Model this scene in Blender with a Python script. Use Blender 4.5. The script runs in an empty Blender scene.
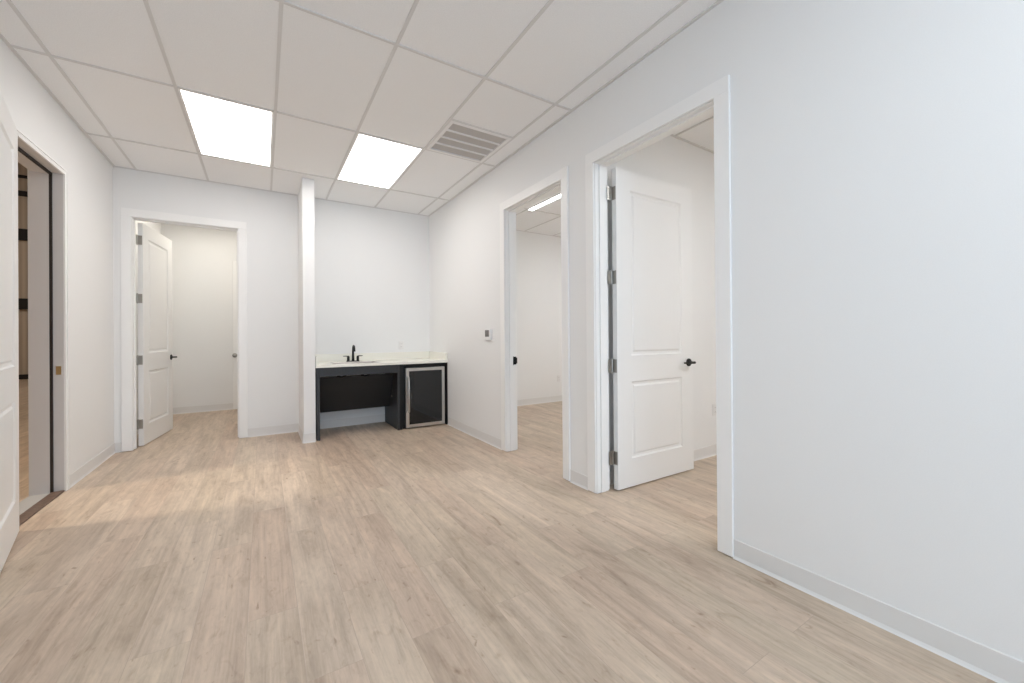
import bpy, bmesh, math, random
from mathutils import Vector, Matrix
random.seed(7)
S = bpy.context.scene
COL = S.collection
H_CAM, HC = 1.1687, 2.951            # camera height, ceiling height
XR, XL, YB, YN = 2.092, -1.307, 5.6725, -2.6
# ------------------------------------------------------------------ camera
cd = bpy.data.cameras.new('camera'); cam = bpy.data.objects.new('camera', cd); COL.objects.link(cam)
rt = Vector((0.84959075, -0.52739306, -0.00721971)); up = Vector((0.00476339, -0.00601558, 0.99997056)); fw = Vector((0.52742096, 0.84960013, 0.0025986))
m = Matrix((rt, up, -fw)).transposed().to_4x4(); m.translation = (0, 0, H_CAM)
cam.matrix_world = m
cd.sensor_width = 36; cd.lens = 401.03 / 1024 * 36; cd.shift_y = -6.15 / 1024; cd.clip_start = .05
S.camera = cam
# ------------------------------------------------------------------ world, exposure
w = bpy.data.worlds.new('world'); S.world = w; w.use_nodes = True
w.node_tree.nodes['Background'].inputs[0].default_value = (.62, .78, 1, 1)
w.node_tree.nodes['Background'].inputs[1].default_value = 1.0
S.view_settings.view_transform = 'Standard'; S.view_settings.look = 'None'
S.view_settings.exposure = 0.03; S.view_settings.gamma = 1.0; S.view_settings.use_curve_mapping = False
S.cycles.max_bounces = 16; S.cycles.diffuse_bounces = 12; S.cycles.sample_clamp_indirect = 6
S.cycles.use_denoising = True
TROFFER = 7.7      # radiance of the ceiling light panels

def area(name, loc, direction, sx, sy, power, color):
    l = bpy.data.lights.new(name, 'AREA'); l.shape = 'RECTANGLE'; l.size = sx; l.size_y = sy; l.energy = power; l.color = color
    o = bpy.data.objects.new(name, l); COL.objects.link(o); o.location = loc
    o.rotation_euler = Vector(direction).to_track_quat('-Z', 'Y').to_euler(); return o
# added bluish fill lamp outside the made-up window behind the camera
area('window_fill', (.35, YN - .35, 1.5), (-.16, 1, .03), 2.6, 2.2, 64, (.56, .77, 1.0))
# ------------------------------------------------------------------ materials
def mat(name, color, rough=.6, metal=0, spec=.5):
    mt = bpy.data.materials.new(name); mt.use_nodes = True
    b = mt.node_tree.nodes['Principled BSDF']
    b.inputs['Base Color'].default_value = (*color, 1); b.inputs['Roughness'].default_value = rough
    b.inputs['Metallic'].default_value = metal; b.inputs['Specular IOR Level'].default_value = spec
    return mt
def N(mt, t, **kw):
    n = mt.node_tree.nodes.new(t)
    for k, v in kw.items():
        if k.startswith('_'): setattr(n, k[1:], v)
        else: n.inputs[k].default_value = v
    return n
def speckle(mt, scale, amount, base, bump=0, detail=4):
    """fine procedural variation of one surface colour, with an optional bump"""
    L = mt.node_tree.links; b = mt.node_tree.nodes['Principled BSDF']
    tc = N(mt, 'ShaderNodeTexCoord'); no = N(mt, 'ShaderNodeTexNoise', Scale=scale, Detail=detail)
    L.new(tc.outputs['Object'], no.inputs['Vector'])
    r = N(mt, 'ShaderNodeValToRGB'); L.new(no.outputs['Fac'], r.inputs['Fac'])
    r.color_ramp.elements[0].position = .3; r.color_ramp.elements[1].position = .7
    r.color_ramp.elements[0].color = (*[c * (1 - amount) for c in base], 1); r.color_ramp.elements[1].color = (*[min(1, c * (1 + amount)) for c in base], 1)
    L.new(r.outputs['Color'], b.inputs['Base Color'])
    if bump:
        bp = N(mt, 'ShaderNodeBump', Strength=bump, Distance=.002); L.new(no.outputs['Fac'], bp.inputs['Height']); L.new(bp.outputs['Normal'], b.inputs['Normal'])
    return mt
M = {}
M['wall'] = speckle(mat('wall_paint', (.83, .83, .825), .55), 260, .012, (.83, .83, .825), .06)
M['hallwall'] = mat('hall_paint', (.5, .42, .34), .8)
M['trim'] = mat('trim_paint', (.885, .88, .87), .38)
M['leaf'] = mat('door_paint', (.84, .84, .835), .34)
M['base'] = mat('cove_base_vinyl', (.745, .735, .72), .45)
M['caulk'] = mat('white_caulk', (.86, .83, .78), .5)
M['tile'] = speckle(mat('ceiling_tile', (.885, .885, .885), .9), 180, .04, (.885, .885, .885), .25)
M['grid'] = mat('ceiling_grid', (.70, .69, .68), .5)
M['black'] = mat('matte_black', (.009, .009, .009), .42, 0, .3)
M['nickel'] = mat('satin_nickel', (.42, .40, .37), .35, 1)
M['steel'] = speckle(mat('stainless_steel', (.62, .60, .57), .28, 1), 90, .04, (.62, .60, .57))
M['bowl'] = speckle(mat('brushed_bowl_steel', (.40, .385, .37), .33, 1), 90, .04, (.40, .385, .37))
M['brass'] = mat('brass', (.62, .47, .25), .3, 1)
M['cab'] = speckle(mat('charcoal_laminate', (.032, .033, .035), .45), 60, .12, (.032, .033, .035))
M['cabdark'] = mat('black_panel', (.014, .014, .015), .6)
M['quartz'] = speckle(mat('white_quartz', (.87, .855, .78), .22), 130, .008, (.87, .855, .78))
M['darkframe'] = mat('dark_gasket', (.022, .014, .011), .6)
M['greyframe'] = mat('grey_door_frame', (.68, .665, .66), .45)
M['plastic'] = mat('white_plastic', (.80, .79, .78), .35)
M['screen'] = mat('grey_screen', (.16, .145, .14), .3)
M['vent'] = mat('grille_white', (.84, .83, .82), .5)
M['blade'] = mat('grille_grey', (.56, .535, .51), .6)
M['duct'] = mat('duct_grey', (.30, .285, .27), .8)
M['threshold'] = speckle(mat('brown_threshold', (.13, .085, .06), .5), 40, .3, (.14, .09, .065))
M['saddle'] = mat('grey_saddle', (.44, .43, .42), .5)
M['hallbar'] = mat('black_girt', (.008, .007, .007), .7)

def glass_black():
    mt = mat('black_glass', (.010, .011, .012), .04, 0, .55); return mt
M['glass'] = glass_black()
def pane():
    mt = bpy.data.materials.new('clear_pane'); mt.use_nodes = True; nt = mt.node_tree; nt.nodes.remove(nt.nodes['Principled BSDF'])
    t = N(mt, 'ShaderNodeBsdfTransparent'); g = N(mt, 'ShaderNodeBsdfGlossy', Roughness=.02); mx = N(mt, 'ShaderNodeMixShader', Fac=.08)
    nt.links.new(t.outputs[0], mx.inputs[1]); nt.links.new(g.outputs[0], mx.inputs[2]); nt.links.new(mx.outputs[0], nt.nodes['Material Output'].inputs[0])
    return mt
M['pane'] = pane()
def emit(name, col, s):
    mt = mat(name, (.8, .8, .8), .5); b = mt.node_tree.nodes['Principled BSDF']
    b.inputs['Emission Color'].default_value = (*col, 1); b.inputs['Emission Strength'].default_value = s; return mt
M['diff'] = emit('lit_diffuser', (1, .969, .948), TROFFER)
M['diffcool'] = emit('lit_diffuser_cool', (.88, .95, 1), TROFFER)
M['diffwarm'] = emit('lit_diffuser_warm', (1, .94, .84), TROFFER * .72)
M['diffstrong'] = emit('lit_diffuser_strong', (.96, .985, 1), TROFFER * 2.1)
M['diffside'] = emit('lit_diffuser_side', (.93, .97, 1), TROFFER * 3.1)
M['diffroom'] = emit('lit_diffuser_bright', (.96, .985, 1), TROFFER * 1.22)
M['bay'] = emit('high_bay_glow', (1, .9, .75), 20)

def floor_mat():
    mt = mat('oak_vinyl_plank', (.6, .45, .35), .42); nt = mt.node_tree; L = nt.links; b = nt.nodes['Principled BSDF']
    tc = N(mt, 'ShaderNodeTexCoord')
    mp = N(mt, 'ShaderNodeMapping'); mp.inputs['Rotation'].default_value = (0, 0, math.pi / 2); mp.inputs['Location'].default_value = (.31, .06, 0)
    L.new(tc.outputs['Object'], mp.inputs['Vector'])
    br = N(mt, 'ShaderNodeTexBrick', Scale=1.0); br.offset = .37; br.offset_frequency = 2
    br.inputs['Mortar Size'].default_value = .0011; br.inputs['Mortar Smooth'].default_value = .3
    br.inputs['Brick Width'].default_value = 1.22; br.inputs['Row Height'].default_value = .182
    br.inputs['Color1'].default_value = (0, 0, 0, 1); br.inputs['Color2'].default_value = (1, 1, 1, 1); br.inputs['Mortar'].default_value = (.5, .5, .5, 1)
    L.new(mp.outputs[0], br.inputs['Vector'])
    # per-plank offset moves the grain so that no two boards repeat
    sc = N(mt, 'ShaderNodeVectorMath', _operation='SCALE', Scale=37.0); L.new(br.outputs['Color'], sc.inputs[0])
    ad = N(mt, 'ShaderNodeVectorMath', _operation='ADD'); L.new(tc.outputs['Object'], ad.inputs[0]); L.new(sc.outputs[0], ad.inputs[1])
    def noise(sx, sy, detail=5, dist=0.0, rough=.55):
        mm = N(mt, 'ShaderNodeVectorMath', _operation='MULTIPLY'); mm.inputs[1].default_value = (sx, sy, 1); L.new(ad.outputs[0], mm.inputs[0])
        n = N(mt, 'ShaderNodeTexNoise', Scale=1.0, Detail=detail, Distortion=dist, Roughness=rough); L.new(mm.outputs[0], n.inputs['Vector']); return n.outputs['Fac']
    def ramp(src, stops):
        r = N(mt, 'ShaderNodeValToRGB'); L.new(src, r.inputs['Fac']); e = r.color_ramp.elements
        while len(e) < len(stops): e.new(.5)
        for el, (p, c) in zip(e, stops): el.position = p; el.color = (*c, 1) if len(c) == 3 else c
        return r.outputs['Color']
    def mix(kind, fac, a, c):
        x = N(mt, 'ShaderNodeMix', _data_type='RGBA', _blend_type=kind)
        if isinstance(fac, (int, float)): x.inputs[0].default_value = fac
        else: L.new(fac, x.inputs[0])
        for s, i in ((a, 6), (c, 7)):
            if isinstance(s, tuple): x.inputs[i].default_value = s
            else: L.new(s, x.inputs[i])
        return x.outputs[2]
    tone = ramp(br.outputs['Color'], [(0, (.51, .39, .298)), (.35, (.545, .43, .332)), (.65, (.53, .428, .325)), (1, (.57, .458, .36))])
    cloud = ramp(noise(9, 1.1, 5, .8, .62), [(.3, (.76, .735, .71)), (.5, (1, 1, 1)), (.70, (1.19, 1.20, 1.20))])
    mott = ramp(noise(30, 9, 4, .6, .7), [(.3, (.88, .87, .86)), (.5, (1, 1, 1)), (.7, (1.08, 1.08, 1.08))])
    grain = ramp(noise(70, 2.2, 5, .4, .65), [(.3, (.84, .825, .80)), (.5, (.98, .98, .98)), (.7, (1.09, 1.09, 1.09))])
    knots = ramp(noise(17, 6.5, 3, .7), [(.22, (.58, .50, .45)), (.30, (.86, .83, .80)), (.42, (1, 1, 1))])
    c = mix('MULTIPLY', 1.0, tone, cloud); c = mix('MULTIPLY', .8, c, grain); c = mix('MULTIPLY', .9, c, mott); c = mix('MULTIPLY', .9, c, knots); c = mix('MULTIPLY', .8, c, ramp(noise(34, 17, 2, .5), [(.20, (.48, .40, .35)), (.28, (.88, .85, .83)), (.36, (1, 1, 1))]))
    seam = mix('MIX', br.outputs['Fac'], c, (.43, .335, .265, 1))
    L.new(seam, b.inputs['Base Color'])
    bp = N(mt, 'ShaderNodeBump', Strength=.08, Distance=.002); L.new(noise(90, 3, 4), bp.inputs['Height']); L.new(bp.outputs['Normal'], b.inputs['Normal'])
    return mt
M['floor'] = floor_mat()
def rib_mat():
    mt = mat('ribbed_siding', (.55, .48, .40), .7); nt = mt.node_tree; L = nt.links; b = nt.nodes['Principled BSDF']
    tc = N(mt, 'ShaderNodeTexCoord'); wv = N(mt, 'ShaderNodeTexWave', Scale=2.2); wv.bands_direction = 'X'; L.new(tc.outputs['Object'], wv.inputs['Vector'])
    r = N(mt, 'ShaderNodeValToRGB'); L.new(wv.outputs['Fac'], r.inputs['Fac']); r.color_ramp.elements[0].color = (.46, .39, .32, 1); r.color_ramp.elements[1].color = (.58, .50, .41, 1)
    L.new(r.outputs['Color'], b.inputs['Base Color']); return mt
M['rib'] = rib_mat()

# ------------------------------------------------------------------ helpers
def box(bm, x0, x1, y0, y1, z0, z1):
    x0, x1 = sorted((x0, x1)); y0, y1 = sorted((y0, y1)); z0, z1 = sorted((z0, z1))
    v = [bm.verts.new(p) for p in ((x0,y0,z0),(x1,y0,z0),(x1,y1,z0),(x0,y1,z0),(x0,y0,z1),(x1,y0,z1),(x1,y1,z1),(x0,y1,z1))]
    for f in ((3,2,1,0),(4,5,6,7),(0,1,5,4),(1,2,6,5),(2,3,7,6),(3,0,4,7)): bm.faces.new([v[i] for i in f])
    return v
def tube(bm, pts, rad, seg=14):
    """round bar through pts; rad one number or one per point"""
    pts = [Vector(p) for p in pts]; n = len(pts); rads = rad if isinstance(rad, (list, tuple)) else [rad] * n
    t0 = (pts[1] - pts[0]).normalized(); u = t0.orthogonal().normalized(); rings = []
    for i, p in enumerate(pts):
        t = (pts[min(i + 1, n - 1)] - pts[max(i - 1, 0)]).normalized(); u = (u - t * u.dot(t)).normalized(); v = t.cross(u)
        rings.append([bm.verts.new(p + (u * math.cos(a) + v * math.sin(a)) * rads[i]) for a in (2 * math.pi * k / seg for k in range(seg))])
    for a, b in zip(rings, rings[1:]):
        for k in range(seg): bm.faces.new((a[k], a[(k + 1) % seg], b[(k + 1) % seg], b[k]))
    bm.faces.new(rings[0][::-1]); bm.faces.new(rings[-1])
def obj(name, bm, material, parent=None, bevel=0, smooth=False):
    me = bpy.data.meshes.new(name); bmesh.ops.recalc_face_normals(bm, faces=bm.faces[:]); bm.to_mesh(me); bm.free()
    me.materials.append(material)
    if smooth:
        for p in me.polygons: p.use_smooth = True
    o = bpy.data.objects.new(name, me); COL.objects.link(o)
    if parent: o.parent = parent
    if bevel:
        b = o.modifiers.new('bevel', 'BEVEL'); b.width = bevel; b.segments = 2; b.limit_method = 'ANGLE'
    if smooth:
        e = o.modifiers.new('edges', 'EDGE_SPLIT'); e.split_angle = math.radians(40)
    return o
def boxes(name, lst, material, parent=None, bevel=0):
    bm = bmesh.new()
    for b in lst: box(bm, *b)
    return obj(name, bm, material, parent, bevel)
def tag(o, label, cat, group=None, kind=None):
    o['label'] = label; o['category'] = cat
    if group: o['group'] = group
    if kind: o['kind'] = kind
    return o
def struct(o, label, cat): return tag(o, label, cat, None, 'structure')
def empty(name, loc, rz=0):
    o = bpy.data.objects.new(name, None); COL.objects.link(o); o.location = loc; o.rotation_euler = (0, 0, rz); return o
def copy_tree(o, parent=None):
    c = o.copy(); COL.objects.link(c); c.parent = parent
    for ch in list(o.children): copy_tree(ch, c)
    return c

# ------------------------------------------------------------------ room shell
J = .004
T = .118                       # thickness of the partitions
DA = (1.267, 2.190); DB = (2.580, 3.482)      # near and far openings in the right wall (y)
DC = (-1.160, -.247)                            # opening in the back wall (x)
DD = (3.605, 4.450); TD = .158                   # opening in the left wall (y) and that wall's thickness
DH = 2.445                                      # opening height
XA, YC, XE = 5.6, 8.05, -.13                    # far side of the side rooms
struct(boxes('floor', [(-9.2, XA + .1, YN - .1, 17.95, -.08, 0)], M['floor']), 'light oak wood-look plank floor running toward the sink wall', 'floor')
struct(boxes('wall_right', [(XR, XR + T, YN, DA[0] - J, 0, HC), (XR, XR + T, DA[1] + J, DB[0] - J, 0, HC), (XR, XR + T, DB[1] + J, YB, 0, HC),
      (XR, XR + T, DA[0] - J, DA[1] + J, DH + J, HC), (XR, XR + T, DB[0] - J, DB[1] + J, DH + J, HC)], M['wall']), 'long white right wall with two door openings', 'wall')
struct(boxes('wall_back', [(XL - .06, DC[0] - J, YB, YB + T, 0, HC), (DC[1] + J, XA, YB, YB + T, 0, HC), (DC[0] - J, DC[1] + J, YB, YB + T, DH + J, HC)], M['wall']), 'white back wall behind the sink counter with a doorway at left', 'wall')
struct(boxes('wall_left', [(XL - TD, XL, YN, DD[0] - .006, 0, HC), (XL - TD, XL, DD[1] + .006, YB, 0, HC), (XL - TD, XL, DD[0] - .006, DD[1] + .006, DH + .006, HC)], M['wall']), 'white left wall with the open entrance', 'wall')
struct(boxes('wall_stub', [(.378, .498, 5.0, YB, 0, HC)], M['wall'], bevel=.003), 'narrow white wall stub standing left of the sink counter', 'wall')
WX = (-1.0, 1.7, .35, 2.45)
struct(boxes('wall_near', [(XL - TD, WX[0], YN - .12, YN, 0, HC), (WX[1], XA, YN - .12, YN, 0, HC), (WX[0], WX[1], YN - .12, YN, 0, WX[2]), (WX[0], WX[1], YN - .12, YN, WX[3], HC)], M['wall']), 'white wall with an added window behind the viewpoint', 'wall')
# side rooms
YP = 2.285
struct(boxes('wall_partition', [(XR + T, XA, YP, YP + .12, 0, HC)], M['wall']), 'white partition seen through the near right doorway', 'wall')
struct(boxes('wall_east', [(XA, XA + .1, YN, YB + T, 0, HC)], M['wall']), 'white far side wall of the rooms at right', 'wall')
struct(boxes('wall_closet_back', [(XL - .16, XE + .12, YC, YC + .1, 0, HC)], M['wall']), 'white far wall seen through the back left doorway', 'wall')
struct(boxes('wall_closet_left', [(XL - .16, XL - .02, YB + T, YC, 0, HC)], M['wall']), 'white left wall of the small back room', 'wall')
struct(boxes('wall_closet_right', [(XE, XE + .12, YB + T, YC, 0, HC)], M['wall']), 'white right wall of the small back room', 'wall')

# ceilings: lay-in tiles (cells) on a grid; cells of lights and the grille are left open for them
GX0, GY0, GW, GL = -1.128, 2.436, .6096, 1.2192
def ceiling(name, x0, x1, y0, y1, gx0, gy0, holes, label, halves=()):
    xs = sorted({x0, x1, *[gx0 + k * GW for k in range(-30, 30) if x0 < gx0 + k * GW < x1]})
    ys = sorted({y0, y1, *[gy0 + k * GW for k in range(-30, 30) if y0 < gy0 + k * GW < y1]})
    bm = bmesh.new()
    for a, b in zip(xs, xs[1:]):
        for c, d in zip(ys, ys[1:]):
            cx, cy = (a + b) / 2, (c + d) / 2
            if any(h[0] < cx < h[1] and h[2] < cy < h[3] for h in holes): continue
            box(bm, a, b, c, d, HC + .004, HC + .03)
    struct(obj(name, bm, M['tile']), label, 'ceiling')
    box_l = []
    for x in xs[1:-1]:
        if abs((x - gx0) / GW - round((x - gx0) / GW)) < 1e-4: box_l.append((x - .010, x + .010, y0, y1, HC - .002, HC + .006))
    for k in range(-20, 20):
        y = gy0 + k * GL
        if y0 < y < y1: box_l.append((x0, x1, y - .010, y + .010, HC - .0026, HC + .0054))
    for (a, b, y) in halves: box_l.append((a, b, y - .010, y + .010, HC - .0026, HC + .0054))
    e = .020   # wall angle
    box_l += [(x0, x1, y0, y0 + e, HC - .003, HC + .004), (x0, x1, y1 - e, y1, HC - .003, HC + .004), (x0, x0 + e, y0, y1, HC - .0034, HC + .004), (x1 - e, x1, y0, y1, HC - .0034, HC + .004)]
    return box_l
def cell(i, j, n=2): x = GX0 + i * GW; y = GY0 + j * GL; return (x, x + GW, y, y + GW * n)
L1, L2 = cell(1, 1), cell(3, 1)
LN = [cell(1, -3), cell(3, -3)]  # unseen panels added behind the camera to light the main room
V1 = (GX0 + 4 * GW, GX0 + 5 * GW, GY0 + .5 * GL, GY0 + GL)
g = ceiling('ceiling', XL, XR, YN, YB, GX0, GY0, [L1, L2, V1] + LN, 'white lay-in tile ceiling over the main room', [(V1[0], V1[1], V1[2])])
struct(boxes('trim_1', g, M['grid']), 'white T-bar grid of the main ceiling', 'ceiling grid')
BX, BY = 3.165 - GW * 0, 3.42
LB = (BX + .2, BX + .2, BY, BY); LB2 = (BX + 2 * GW, BX + 3 * GW, BY - GL * .5, BY + GL * .5)  # LB2: unseen panel added to brighten the far side room
g = ceiling('ceiling', XR + T, XA, YP + .12, YB, BX, BY, [LB2], 'white tile ceiling of the far right side room')
struct(boxes('trim_2', g, M['grid']), 'ceiling grid of the far right side room', 'ceiling grid')
LA = (3.75 - GW, 3.75, -.6, -.6 + GL); LA2 = (3.75 - GW, 3.75, -.6 + GL * 1, -.6 + GL * 1 + GL)  # LA: unseen panel added to brighten the near side room
g = ceiling('ceiling', XR + T, XA, YN, YP, 3.75, -.6 + GL, [LA], 'white tile ceiling of the near right side room')
struct(boxes('trim_3', g, M['grid']), 'ceiling grid of the near right side room', 'ceiling grid')
LC = (-.95, -.95 + GW, 6.35, 6.35 + GL)
g = ceiling('ceiling', XL - .02, XE, YB + T, YC, -.95, 6.35, [LC], 'white tile ceiling of the small back room')
struct(boxes('trim_4', g, M['grid']), 'ceiling grid of the small back room', 'ceiling grid')

# ------------------------------------------------------------------ light panels
def troffer(c, material, label, group=None):
    t = empty('ceiling_light', (c[0], c[2], HC)); w, l = c[1] - c[0], c[3] - c[2]; e = .0105; f = .024
    boxes('frame', [(e, e + f - .01, e, l - e, -.001, .045), (w - e - f + .01, w - e, e, l - e, -.001, .045), (e + f - .01, w - e - f + .01, e, e + f - .01, -.001, .045), (e + f - .01, w - e - f + .01, l - e - f + .01, l - e, -.001, .045), (e, w - e, e, l - e, .046, .06)], M['trim'], t)
    boxes('diffuser', [(e + f - .01, w - e - f + .01, e + f - .01, l - e - f + .01, .004, .010)], material, t)
    return tag(t, label, 'light', group)
troffer(L1, M['diff'], 'lit white ceiling light panel above the back left doorway', 'lit panels in the main ceiling')
troffer(L2, M['diff'], 'lit white ceiling light panel beside the air grille, above the sink counter', 'lit panels in the main ceiling')
for c, s in zip(LN, ('left', 'right')): troffer(c, M['diffcool'], 'added unseen ceiling light panel behind the viewpoint, %s one' % s, 'lit panels in the main ceiling')
t = empty('linear_light', (3.163, 3.42, HC)); boxes('housing', [(0, .072, 0, 1.22, -.010, .002)], M['trim'], t)
boxes('diffuser', [(.004, .068, .004, 1.216, -.015, -.0102)], M['diffroom'], t); tag(t, 'narrow lit strip light seen through the top of the far right doorway', 'light')
troffer(LB2, M['diffstrong'], 'added unseen ceiling light of the far right side room')
troffer(LA, M['diffside'], 'added unseen ceiling light of the near right side room')
troffer(LC, M['diffwarm'], 'lit ceiling light of the small back room')

# air return grille
t = empty('air_grille', (V1[0], V1[2], HC)); w = V1[1] - V1[0]; l = V1[3] - V1[2]; e = .0105; f = .032
boxes('frame', [(e, e + f, e, l - e, -.006, .02), (w - e - f, w - e, e, l - e, -.006, .02), (e + f, w - e - f, e, e + f, -.006, .02), (e + f, w - e - f, l - e - f, l - e, -.006, .02)], M['vent'], t, .003)
boxes('backing', [(e, w - e, e, l - e, .05, .06)], M['duct'], t)
inner0, inner1 = e + f, l - e - f; span = (inner1 - inner0)
for k in range(1, 4):
    y = inner0 + span * k / 4; boxes('divider', [(e + f, w - e - f, y - .009, y + .009, -.004, .02)], M['vent'], t)
for k in range(4):
    for j in range(6):
        y = inner0 + span * (k + (j + .75) / 6.5) / 4; bm = bmesh.new(); vs = box(bm, e + f, w - e - f, -.0012, .0012, -.011, .011)
        bmesh.ops.rotate(bm, verts=vs, cent=(0, 0, 0), matrix=Matrix.Rotation(math.radians(58), 3, 'X')); bmesh.ops.translate(bm, verts=vs, vec=(0, y, .010))
        obj('louver', bm, M['blade'], t)
tag(t, 'square slatted air return grille in the ceiling near the right wall', 'vent')

# ------------------------------------------------------------------ door casings, jambs
def frame_geo(bm, a0, a1, face, sgn, depth, P, cw=.089, ct=.015, foot=.006):
    """casing on the face plane (sgn = which way it stands out), jamb lining through the wall. P maps (along, out, z) to a box"""
    for s in (0, 1):
        f0 = face if s == 0 else face - sgn * depth; o = sgn if s == 0 else -sgn
        for edge, d in ((a0, -1), (a1, 1)): P(edge + d * .006, edge + d * cw, f0, f0 + o * ct, foot, DH + .006)
        P(a0 - cw, a1 + cw, f0, f0 + o * ct, DH + .006, DH + cw)
    b0, b1 = face + sgn * .001, face - sgn * (depth + .001)
    P(a0 - .004, a0, b0, b1, foot, DH + .004); P(a1, a1 + .004, b0, b1, foot, DH + .004); P(a0, a1, b0, b1, DH, DH + .004)
    return
def door_frame(name, axis, a0, a1, face, sgn, depth, stop_at, label):
    bm = bmesh.new()
    def P(u0, u1, v0, v1, z0, z1):
        if axis == 'y': box(bm, v0, v1, u0, u1, z0, z1)
        else: box(bm, u0, u1, v0, v1, z0, z1)
    frame_geo(bm, a0, a1, face, sgn, depth, P)
    s0, s1 = stop_at; s0 = face - sgn * s0; s1 = face - sgn * s1    # the door stop
    P(a0, a0 + .012, s0, s1, .006, DH); P(a1, a1 - .012, s0, s1, .006, DH); P(a0 + .012, a1 - .012, s0, s1, DH - .012, DH)
    return struct(obj(name, bm, M['trim'], bevel=.003), label, 'door frame')
door_frame('trim_5', 'y', DA[0], DA[1], XR, -1, T, (.035, .075), 'white casing and jamb of the near right doorway')
door_frame('trim_6', 'y', DB[0], DB[1], XR, -1, T, (.035, .075), 'white casing and jamb of the far right doorway')
door_frame('trim_7', 'x', DC[0], DC[1], YB, -1, T, (.035, .075), 'white casing and jamb of the back left doorway')

# ------------------------------------------------------------------ door leaves
def leaf_mesh(w, h, t, sgn):
    """two-panel moulded leaf: x from the hinge edge 0..w, thickness y 0..sgn*t, z 0..h"""
    bm = bmesh.new(); m0 = .150
    xs = [0, m0, w - m0, w]; zs = [0, .215, .805, 1.005, h - .150, h]
    rings = [(0, 0), (.010, .009), (.026, .011), (.040, .0035), (.052, .0035)]
    def face(y, n):
        def q(x0, x1, z0, z1): bm.faces.new([bm.verts.new((x, y, z)) for x, z in ((x0, z0), (x1, z0), (x1, z1), (x0, z1))])
        for i in range(3):
            for j in range(5):
                if i == 1 and j in (1, 3):
                    loops = []
                    for ins, dep in rings:
                        loops.append([bm.verts.new((x, y - n * dep, z)) for x, z in ((xs[1] + ins, zs[j] + ins), (xs[2] - ins, zs[j] + ins), (xs[2] - ins, zs[j + 1] - ins), (xs[1] + ins, zs[j + 1] - ins))])
                    for a, b in zip(loops, loops[1:]):
                        for k in range(4): bm.faces.new((a[k], a[(k + 1) % 4], b[(k + 1) % 4], b[k]))
                    bm.faces.new(loops[-1])
                else: q(xs[i], xs[i + 1], zs[j], zs[j + 1])
    face(0, -sgn); face(sgn * t, sgn)
    for x in (0, w):
        for j in range(5): bm.faces.new([bm.verts.new(p) for p in ((x, 0, zs[j]), (x, sgn * t, zs[j]), (x, sgn * t, zs[j + 1]), (x, 0, zs[j + 1]))])
    for z in (0, h):
        for i in range(3): bm.faces.new([bm.verts.new(p) for p in ((xs[i], 0, z), (xs[i + 1], 0, z), (xs[i + 1], sgn * t, z), (xs[i], sgn * t, z))])
    bmesh.ops.remove_doubles(bm, verts=bm.verts[:], dist=1e-5)
    return bm
LT = .044
def lever_set(parent, x, z, t, sgn, toward=-1):
    for y, n in ((0, -sgn), (sgn * t, sgn)):
        bm = bmesh.new(); tube(bm, [(x, y, z), (x, y + n * .008, z), (x, y + n * .010, z)], [.033, .033, .030], 24)
        tube(bm, [(x, y + n * .009, z), (x, y + n * .052, z)], .0105, 12)
        k = toward; tube(bm, [(x - k * .012, y + n * .052, z), (x + k * .03, y + n * .054, z), (x + k * .085, y + n * .052, z + .001), (x + k * .118, y + n * .046, z)], [.011, .010, .008, .007], 10)
        o = obj('door_handle', bm, M['black'], parent, smooth=True)
def hinge(parent, z, sgn, ax, mat_=None):
    """butt hinge on the leaf's edge: knuckle barrel beside the pin, one plate on the leaf edge, the other reaching to the jamb"""
    bm = bmesh.new()
    tube(bm, [(-.010, 0, z - .05), (-.010, 0, z + .05)], .0075, 12)
    for zz in (z - .052, z + .052): tube(bm, [(-.010, 0, zz - .003), (-.010, 0, zz + .003)], .0052, 10)
    y0 = sgn * .004; box(bm, -.0022, .0006, y0, sgn * .038, z - .05, z + .05)          # plate on the leaf edge
    # plate on the jamb, at right angles once the door stands open
    j = ax; box(bm, -.012 - .036, -.012, j * .0022 - .0012, j * .0022 + .0012, z - .05, z + .05)
    obj('hinge', bm, mat_ or M['nickel'], parent, smooth=False)
def door(name, label, loc, rz, sgn, w=.896, h=2.425, hz=(.235, .93, 1.60, 2.235), jamb=1, handle=True):
    o = obj(name, leaf_mesh(w, h, LT, sgn), M['leaf']); o.location = loc; o.rotation_euler = (0, 0, rz); struct(o, label, 'door')
    for z in hz: hinge(o, z, sgn, jamb)
    if handle: lever_set(o, w - .062, .925, LT, sgn)
    return o
# near right: swung into the side room; leaf starts beyond the back face of the wall
door('door_1', 'white two-panel door standing open in the near right doorway', (XR + T + .046, DA[1] - .008, .010), math.radians(-.4), -1, w=.915, jamb=0)
door('door_2', 'white two-panel door of the far right room, folded back out of sight', (XR + T + .035, DB[0] + .008, .010), math.radians(0), 1, jamb=0)
door('door_3', 'white two-panel door standing open in the back left doorway', (DC[0] + .008, YB + T + .045, .010), math.radians(82.7), -1, jamb=0)
# left entrance: leaf folded back toward the near left wall
door('door_4', 'white two-panel entrance door folded back along the left wall', (-1.265, 3.660, .010), math.radians(-90 + 13.7), -1, w=.90, hz=(), handle=False)
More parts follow.
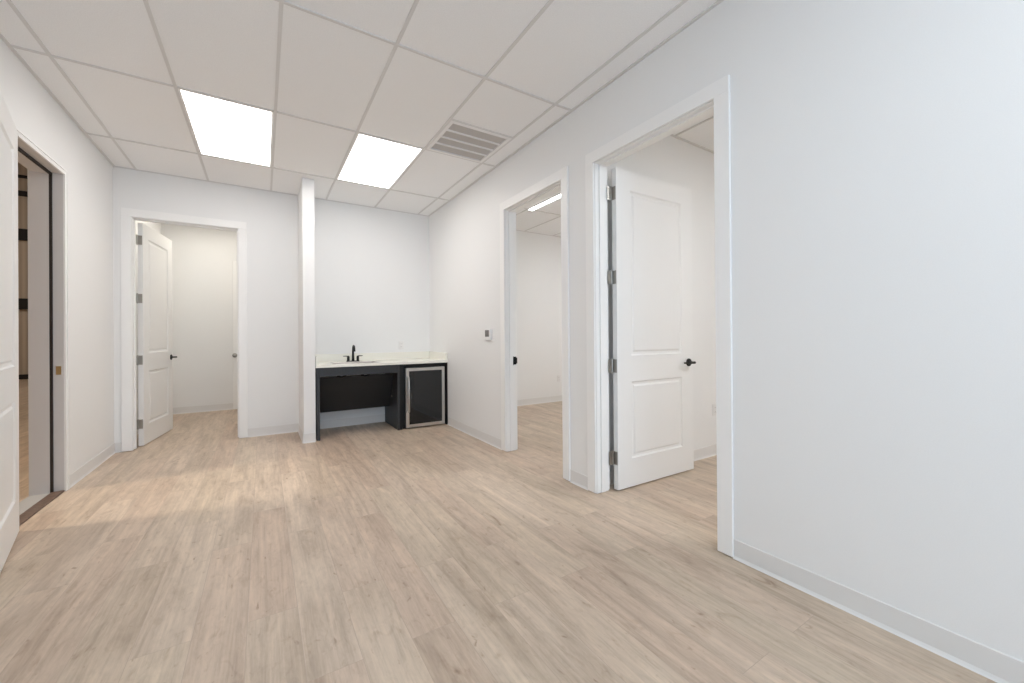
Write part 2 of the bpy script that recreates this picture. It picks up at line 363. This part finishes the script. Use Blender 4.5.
# left entrance frame: narrow casing, rebated jamb with a dark gasket, grey deep jamb
bm = bmesh.new(); y0, y1 = DD
for (a, b) in ((y0 - .045, y0), (y1, y1 + .045)): box(bm, XL, XL + .012, a, b, .0, DH + .045)
box(bm, XL, XL + .012, y0, y1, DH, DH + .045)
for (a, b) in ((y0 - .038, y0 - .028), (y1 + .028, y1 + .038)): box(bm, XL + .012, XL + .017, a, b, .0, DH + .038)
box(bm, XL + .012, XL + .017, y0 - .028, y1 + .028, DH + .028, DH + .038)
struct(obj('trim_8', bm, M['trim'], bevel=.001), 'narrow white casing round the left entrance', 'door frame')
bm = bmesh.new()
for (a, b) in ((y0 - .006, y0 + .002), (y1 - .002, y1 + .006)): box(bm, XL + .002, XL - .055, a, b, 0, DH)
box(bm, XL + .002, XL - .055, y0, y1, DH - .002, DH + .006)
for (a, b) in ((y0 - .004, y0 + .016), (y1 - .016, y1 + .004)): box(bm, XL - .070, XL - TD - .004, a, b, 0, DH - .016)
box(bm, XL - .070, XL - TD - .004, y0, y1, DH - .016, DH - .002)
for (a, b) in ((y0 - .050, y0 + .016), (y1 - .016, y1 + .050)): box(bm, XL - TD - .004, XL - TD - .02, a, b, 0, DH + .05)
struct(obj('trim_9', bm, M['greyframe']), 'grey deep jamb lining of the left entrance', 'door frame')
bm = bmesh.new()
for (a, b) in ((y0, y0 + .015), (y1 - .015, y1)): box(bm, XL - .055, XL - .070, a, b, 0, DH - .002)
box(bm, XL - .055, XL - .070, y0, y1, DH - .020, DH - .002)
struct(obj('trim_10', bm, M['darkframe']), 'dark gasket strip inside the left entrance frame', 'door seal')
struct(boxes('trim_11', [(XL - .068, XL + .004, y0, y1, 0, .010)], M['threshold'], bevel=.003), 'brown threshold strip of the left entrance', 'threshold')
struct(boxes('trim_12', [(XL - TD - .02, XL - .069, y0, y1, 0, .007)], M['saddle']), 'pale grey saddle plate beyond the threshold of the left entrance', 'threshold')
bm = bmesh.new(); box(bm, XL - .012, XL - .040, y1 - .0036, y1 - .002, .90, .965)
sp = obj('strike_plate', bm, M['brass']); tag(sp, 'small brass strike plate on the jamb of the left entrance', 'strike plate')
bm = bmesh.new(); tube(bm, [(XR + .075, DB[1] - .001, .875), (XR + .082, DB[1] - .006, .885), (XR + .082, DB[1] - .006, .955), (XR + .075, DB[1] - .001, .965)], .006, 8); box(bm, XR + .050, XR + .118, DB[1] - .0022, DB[1], .880, .960)
box(bm, XR + .096, XR + .126, DB[1] - .008, DB[1] - .0022, .890, .950)
tag(obj('strike_plate', bm, M['black']), 'black strike plate on the jamb of the far right doorway', 'strike plate')

# closed side of the small back room: casing at the far right and the knob beside it
kx = -.397
struct(boxes('trim_13', [(-.422, -.333, YC - .018, YC, .006, DH)], M['trim'], bevel=.003), 'white casing board at the right end of the small back room far wall', 'door frame')
bm = bmesh.new(); ky = YC - .018
tube(bm, [(kx, ky, .89), (kx, ky - .006, .89), (kx, ky - .010, .89), (kx, ky - .035, .89), (kx, ky - .042, .89), (kx, ky - .058, .89), (kx, ky - .066, .89)], [.036, .036, .014, .014, .030, .030, .018], 18)
tag(obj('door_knob', bm, M['nickel'], smooth=True), 'satin silver knob at the right edge of the back left doorway view', 'door knob')

# ------------------------------------------------------------------ baseboards
def base(name, segs, label):
    """segs: (x0,y0,x1,y1,nx,ny): wall line and the side it stands out to"""
    bm = bmesh.new()
    for x0, y0, x1, y1, nx, ny in segs:
        dx, dy = (1, 0) if y0 == y1 else (0, 1); prof = [(0, .100), (.003, .102), (.005, .098), (.005, .016), (.009, .006), (.013, .0), (0, 0)]
        A = [bm.verts.new((x0 + nx * d, y0 + ny * d, z)) for d, z in prof]; B = [bm.verts.new((x1 + nx * d, y1 + ny * d, z)) for d, z in prof]
        for k in range(len(prof)): n = (k + 1) % len(prof); bm.faces.new((A[k], A[n], B[n], B[k]))
        bm.faces.new(A); bm.faces.new(B[::-1])
    return struct(obj(name, bm, M['base']), label, 'baseboard')
cw = .089
base('baseboard_right', [(XR, YN, XR, DA[0] - cw, -1, 0), (XR, DA[1] + cw, XR, DB[0] - cw, -1, 0), (XR, DB[1] + cw, XR, 4.998, -1, 0)], 'pale vinyl base along the right wall')
base('baseboard_left', [(XL, YN, XL, y0 - .046, 1, 0), (XL, y1 + .046, XL, YB, 1, 0)], 'pale vinyl base along the left wall')
base('baseboard_back', [(XL, YB, DC[0] - cw, YB, 0, -1), (DC[1] + cw, YB, .378, YB, 0, -1), (.498, YB, XR, YB, 0, -1)], 'pale vinyl base along the back wall')
base('baseboard_stub', [(.378, 5.0, .498, 5.0, 0, -1), (.378, 5.0, .378, YB, -1, 0)], 'pale vinyl base round the wall stub')
base('baseboard_partition', [(XR + T, YP, XA, YP, 0, -1)], 'pale vinyl base seen through the near right doorway')
base('baseboard_east', [(XR + T + .1, YB, XA, YB, 0, -1)], 'pale vinyl base of the far right side room')
base('baseboard_closet', [(XL - .02, YC, XE, YC, 0, -1), (XL - .02, YB + T + .1, XL - .02, YC, 1, 0)], 'pale vinyl base of the small back room')

# ------------------------------------------------------------------ sink cabinet with open knee space
CX0, CX1, CY0, CY1, CZ = .512, 1.452, 5.030, YB - .008, .826
cabx = empty('sink_cabinet', ((CX0 + CX1) / 2, CY0, 0)); ox = (CX0 + CX1) / 2
def cb(name, lst, mt=None, bev=.0015): return boxes(name, [(a - ox, b - ox, c - CY0, d - CY0, e, f) for a, b, c, d, e, f in lst], mt or M['cab'], cabx, bev)
cb('side_panel', [(CX0, CX0 + .020, CY0 + .018, CY1, 0, CZ), (CX0, CX0 + .034, CY0, CY0 + .018, 0, CZ)])
cb('side_panel', [(CX1 - .020, CX1, CY0 + .018, CY1, 0, CZ), (CX1 - .024, CX1 + .004, CY0, CY0 + .018, 0, CZ)])
cb('apron', [(CX0 + .034, CX1 - .024, CY0 + .002, CY0 + .020, .722, CZ)])
bm = bmesh.new()     # sloping panel that hides the plumbing
vv = [(CX0 + .021, 5.22, .70), (CX1 - .021, 5.22, .70), (CX1 - .021, 5.42, .250), (CX0 + .021, 5.42, .250)]
A = [bm.verts.new((x - ox, y - CY0, z)) for x, y, z in vv]; B = [bm.verts.new((x - ox, y - CY0 + .018, z)) for x, y, z in vv]
bm.faces.new(A); bm.faces.new(B[::-1])
for k in range(4): bm.faces.new((A[k], A[(k + 1) % 4], B[(k + 1) % 4], B[k]))
obj('knee_panel', bm, M['cabdark'], cabx)
for bx in (.80, 1.07):    # clips under the apron
    bm = bmesh.new(); tube(bm, [(bx - .05 - ox, 5.17 - CY0, .71), (bx - ox, 5.16 - CY0, .69), (bx + .05 - ox, 5.17 - CY0, .71)], .012, 8); obj('pipe', bm, M['black'], cabx, smooth=True)
bm = bmesh.new(); tube(bm, [(CX1 - .022 - ox, 5.28 - CY0, .40), (CX1 - .032 - ox, 5.28 - CY0, .40)], .012, 12); obj('bracket_cap', bm, M['nickel'], cabx)
tag(cabx, 'charcoal sink cabinet with an open knee space under the counter', 'cabinet')

# worktop with a hole for the basin, splashes as parts
SX0, SX1, SY0, SY1 = .700, 1.235, 5.100, 5.445; WZ0, WZ1 = .828, .856
WX0, WX1, WY0, WY1 = .501, XR - .003, 4.988, YB - .002
ct = boxes('countertop', [(WX0, SX0, WY0, WY1, WZ0, WZ1), (SX1, WX1, WY0, WY1, WZ0, WZ1), (SX0, SX1, WY0, SY0, WZ0, WZ1), (SX0, SX1, SY1, WY1, WZ0, WZ1)], M['quartz'])
tag(ct, 'off-white stone countertop over the sink cabinet and fridge', 'countertop')
boxes('backsplash', [(WX0 + .02, WX1 - .02, WY1 - .02, WY1, WZ1, .957)], M['quartz'], ct, .0015)
boxes('side_splash', [(WX1 - .02, WX1, WY0 + .004, WY1, WZ1, .957)], M['quartz'], ct, .0015)
boxes('side_splash', [(WX0, WX0 + .02, WY0 + .004, WY1, WZ1, .957)], M['quartz'], ct, .0015)
# basin: stainless bowl with a rim, round drain
sk = empty('sink_basin', ((SX0 + SX1) / 2, (SY0 + SY1) / 2, WZ1)); hx, hy = (SX1 - SX0) / 2, (SY1 - SY0) / 2
def rr(hx, hy, r, z, n=6):
    out = []
    for cx, cy, a0 in ((hx - r, hy - r, 0), (-hx + r, hy - r, 90), (-hx + r, -hy + r, 180), (hx - r, -hy + r, 270)):
        for k in range(n + 1): a = math.radians(a0 + 90 * k / n); out.append((cx + r * math.cos(a), cy + r * math.sin(a), z))
    return out
bm = bmesh.new(); prof = [rr(hx + .014, hy + .014, .035, .0005), rr(hx + .012, hy + .012, .034, .0030), rr(hx - .004, hy - .004, .03, .0030), rr(hx - .010, hy - .010, .03, -.004), rr(hx - .018, hy - .018, .045, -.13), rr(hx - .05, hy - .05, .03, -.145), rr(.03, .03, .0299, -.150)]
R_ = [[bm.verts.new(p) for p in ring] for ring in prof]
for a, b in zip(R_, R_[1:]):
    for k in range(len(a)): n = (k + 1) % len(a); bm.faces.new((a[k], a[n], b[n], b[k]))
bm.faces.new(R_[-1])
obj('bowl', bm, M['steel'], sk, smooth=True).data.materials[0] = M['bowl']
bm = bmesh.new(); tube(bm, [(0, 0, -.150), (0, 0, -.146)], .042, 20); obj('drain', bm, M['nickel'], sk)
tag(sk, 'stainless steel sink basin set in the countertop', 'sink')
# faucet: black centerset with high spout and two levers
fx, fy = .990, 5.505; fa = empty('faucet', (fx, fy, WZ1))
bm = bmesh.new(); ring = lambda z, s: [bm.verts.new(p) for p in [(x, y, z) for x, y, _ in rr(.080 * s, .026 * s, .0255 * s, 0)]]
r0, r1, r2 = ring(0, 1), ring(.010, 1), ring(.014, .95)
for a, b in ((r0, r1), (r1, r2)):
    for k in range(len(a)): n = (k + 1) % len(a); bm.faces.new((a[k], a[n], b[n], b[k]))
bm.faces.new(r0[::-1]); bm.faces.new(r2); obj('base_plate', bm, M['black'], fa, smooth=True)
pts = [(0, 0, .013), (0, 0, .04), (0, 0, .15)]; R0 = .048
for k in range(1, 13): a = math.pi * k / 12 * .92; pts.append((0, -R0 + R0 * math.cos(a), .15 + R0 * math.sin(a) * 1.15))
pts.append((0, pts[-1][1] - .002, pts[-1][2] - .03))
bm = bmesh.new(); tube(bm, pts, [.019, .016, .0125] + [.0118] * 12 + [.0125], 16); obj('spout', bm, M['black'], fa, smooth=True)
for s in (-1, 1):
    bm = bmesh.new(); tube(bm, [(s * .058, 0, .012), (s * .058, 0, .020), (s * .058, 0, .062), (s * .058, 0, .070)], [.020, .0165, .0165, .014], 16)
    tube(bm, [(s * .050, 0, .070), (s * .075, 0, .074), (s * .118, 0, .074)], [.008, .006, .0045], 10); obj('lever', bm, M['black'], fa, smooth=True)
tag(fa, 'black two-handle faucet with a tall curved spout behind the sink', 'faucet')

# ------------------------------------------------------------------ undercounter fridge
FX0, FX1 = 1.530, 2.050; fr = empty('beverage_fridge', ((FX0 + FX1) / 2, 5.06, 0)); ox2 = (FX0 + FX1) / 2
def fb(name, lst, mt, bev=.002, par=None): return boxes(name, [(a - ox2, b - ox2, c - 5.06, d - 5.06, e, f) for a, b, c, d, e, f in lst], mt, par or fr, bev)
fb('case', [(1.500, 2.074, 5.065, YB - .03, .030, .815)], M['black'])
fb('toe_grille', [(1.505, 2.070, 5.055, 5.065, .004, .035)], M['black'])
for x in (1.53, 2.04):
    for y in (5.10, 5.55):
        bm = bmesh.new(); tube(bm, [(x - ox2, y - 5.06, 0), (x - ox2, y - 5.06, .032)], .018, 12); obj('foot', bm, M['black'], fr)
fd = fb('door', [(FX0, FX0 + .042, 5.010, 5.060, .018, .775), (FX1 - .038, FX1, 5.010, 5.060, .018, .775), (FX0 + .042, FX1 - .038, 5.010, 5.060, .018, .058), (FX0 + .042, FX1 - .038, 5.010, 5.060, .735, .775)], M['steel'], .0025)
boxes('glass', [(FX0 + .042 - ox2, FX1 - .038 - ox2, 5.014 - 5.06, 5.055 - 5.06, .058, .735)], M['glass'], fd)
bm = bmesh.new(); hxx = FX0 + .026 - ox2
tube(bm, [(hxx, -.050, .665), (hxx, -.080, .660), (hxx, -.090, .640), (hxx + .001, -.092, .44), (hxx, -.090, .240), (hxx, -.080, .222), (hxx, -.050, .217)], .0105, 12); obj('handle', bm, M['steel'], fd, smooth=True)
tag(fr, 'black undercounter fridge with stainless framed glass door', 'fridge')
tag(boxes('filler_panel', [(1.4575, 1.497, 5.050, 5.064, 0, .826), (1.4575, 1.475, 5.064, YB - .01, 0, .826)], M['black']), 'narrow black filler panel between sink cabinet and fridge', 'panel')
tag(boxes('end_panel', [(2.0765, XR - .0005, 5.012, YB - .01, 0, .826)], M['black']), 'thin black end panel between fridge and right wall', 'panel')
tag(boxes('top_rail', [(1.498, 2.0755, 5.036, 5.055, .816, .8275)], M['black']), 'slim black rail above the fridge, under the countertop', 'rail')

# ------------------------------------------------------------------ wall plates, thermostat
def outlet(loc, rz, label):
    t = empty('power_outlet', loc, rz)      # faces local -y
    boxes('plate', [(-.035, .035, -.006, -.0004, -.057, .057)], M['plastic'], t, .002)
    for z in (-.021, .021):
        s = boxes('socket', [(-.017, .017, -.0085, -.006, z - .014, z + .014)], M['plastic'], t, .001)
        for x in (-.006, .006): boxes('slot', [(x - .001, x + .001, -.0089, -.0084, z - .004, z + .005)], M['screen'], s)
    return tag(t, label, 'outlet')
outlet((1.668, YB, 1.055), 0, 'white power outlet on the back wall above the countertop')
outlet((3.735, YP, .44), 0, 'white power outlet seen through the near right doorway')
outlet((4.50, YB, .41), 0, 'white power outlet seen through the far right doorway')
th = empty('thermostat', (XR, 3.83, 1.185), math.pi / 2 + math.pi)      # local -y looks into the room
th.rotation_euler = (0, 0, -math.pi / 2)
boxes('body', [(-.060, .060, -.028, -.0004, -.055, .062)], M['plastic'], th, .004)
boxes('screen', [(-.054, .034, -.0295, -.0278, -.018, .054)], M['screen'], th, .001)
tag(th, 'small white thermostat with a grey screen on the right wall', 'thermostat')

# ------------------------------------------------------------------ unseen window, added behind the viewpoint to let the fill light in
a, b, c, d = WX
struct(boxes('added_window_1', [(a, a + .05, YN - .10, YN - .02, c, d), (b - .05, b, YN - .10, YN - .02, c, d), (a + .05, b - .05, YN - .10, YN - .02, c, c + .05), (a + .05, b - .05, YN - .10, YN - .02, d - .05, d), ((a + b) / 2 - .025, (a + b) / 2 + .025, YN - .10, YN - .02, c + .05, d - .05)], M['trim']), 'added white framed window behind the viewpoint', 'window')
pn = boxes('pane', [(a + .05, (a + b) / 2 - .025, YN - .064, YN - .058, c + .05, d - .05), ((a + b) / 2 + .025, b - .05, YN - .064, YN - .058, c + .05, d - .05)], M['pane'], bpy.data.objects['added_window_1'])

# ------------------------------------------------------------------ tall hall beyond the left entrance
HY0, HY1, HX0, HZ = 1.0, 17.87, -9.0, 7.2
struct(boxes('wall_hall', [(HX0, XL - TD, HY1, HY1 + .1, 0, HZ), (HX0 - .1, HX0, HY0, HY1, 0, HZ), (HX0, XL - TD, HY0 - .1, HY0, 0, HZ)], M['rib']), 'ribbed tan metal wall of the tall hall beyond the entrance', 'wall')
struct(boxes('wall_hall_side', [(XL - TD - .01, XL - TD - .0, YC + .1, HY1, 0, HZ), (XL - TD - .01, XL - TD, HY0, YC + .1, HC + .05, HZ)], M['hallwall']), 'tan side wall of the tall hall', 'wall')
struct(boxes('wall_hall_return', [(XL - TD - .005, XL - .16, YB, YC + .1, 0, HC + .03)], M['hallwall']), 'tan lower side wall of the tall hall', 'wall')
struct(boxes('ceiling', [(HX0, XL - TD, HY0, HY1, HZ, HZ + .1)], M['hallwall']), 'brown ceiling of the tall hall', 'ceiling')
for z0, z1, lab in ((6.00, 6.07, 'thin topmost'), (5.46, 5.60, 'upper'), (4.14, 4.47, 'wide middle'), (2.08, 2.40, 'wide lower'), (0, .14, 'floor level')):
    tag(boxes('wall_girt', [(HX0 + .01, XL - TD - .02, HY1 - .10, HY1 - .002, z0, z1)], M['hallbar']), '%s black bar across the far ribbed hall wall' % lab, 'wall bar')
# high-bay lamp that throws the warm patch through the entrance
LX, LY, LZ = -4.1, 4.32, 5.8
hb = empty('high_bay_lamp', (LX, LY, LZ))
bm = bmesh.new(); tube(bm, [(0, 0, .02), (0, 0, .06), (0, 0, .16), (0, 0, .24)], [.26, .25, .14, .06], 24); obj('shade', bm, M['black'], hb, smooth=True)
bm = bmesh.new(); tube(bm, [(0, 0, .24), (0, 0, HZ - LZ)], .008, 8); obj('cord', bm, M['black'], hb)
bm = bmesh.new(); tube(bm, [(0, 0, .010), (0, 0, .018)], .22, 24); obj('lens', bm, M['bay'], hb)
tag(hb, 'black round high-bay lamp hanging in the hall beyond the entrance', 'lamp')
l = bpy.data.lights.new('high_bay_light', 'AREA'); l.shape = 'DISK'; l.size = .60; l.energy = 225; l.color = (1, .87, .70)
lo = bpy.data.objects.new('high_bay_light', l); COL.objects.link(lo); lo.location = (LX, LY, LZ - .01); lo.rotation_euler = Vector((.35, 0, -1)).to_track_quat('-Z', 'Y').to_euler()
far = copy_tree(hb); far.location = (-5.2, 12.5, 5.8); far['label'] = 'added high-bay lamp brightening the far ribbed wall of the hall'  # second lamp is unseen, added to lift the far hall wall
hb['label'] = 'black high-bay lamp hanging in the hall just beyond the entrance'
l2 = l.copy(); l2.energy = 120; l2.color = (1, .92, .82); lo2 = bpy.data.objects.new('high_bay_light', l2); COL.objects.link(lo2); lo2.location = (-5.2, 12.5, 5.79); lo2.rotation_euler = Vector((0, .35, -1)).to_track_quat('-Z', 'Y').to_euler()  # fill light of the added second lamp
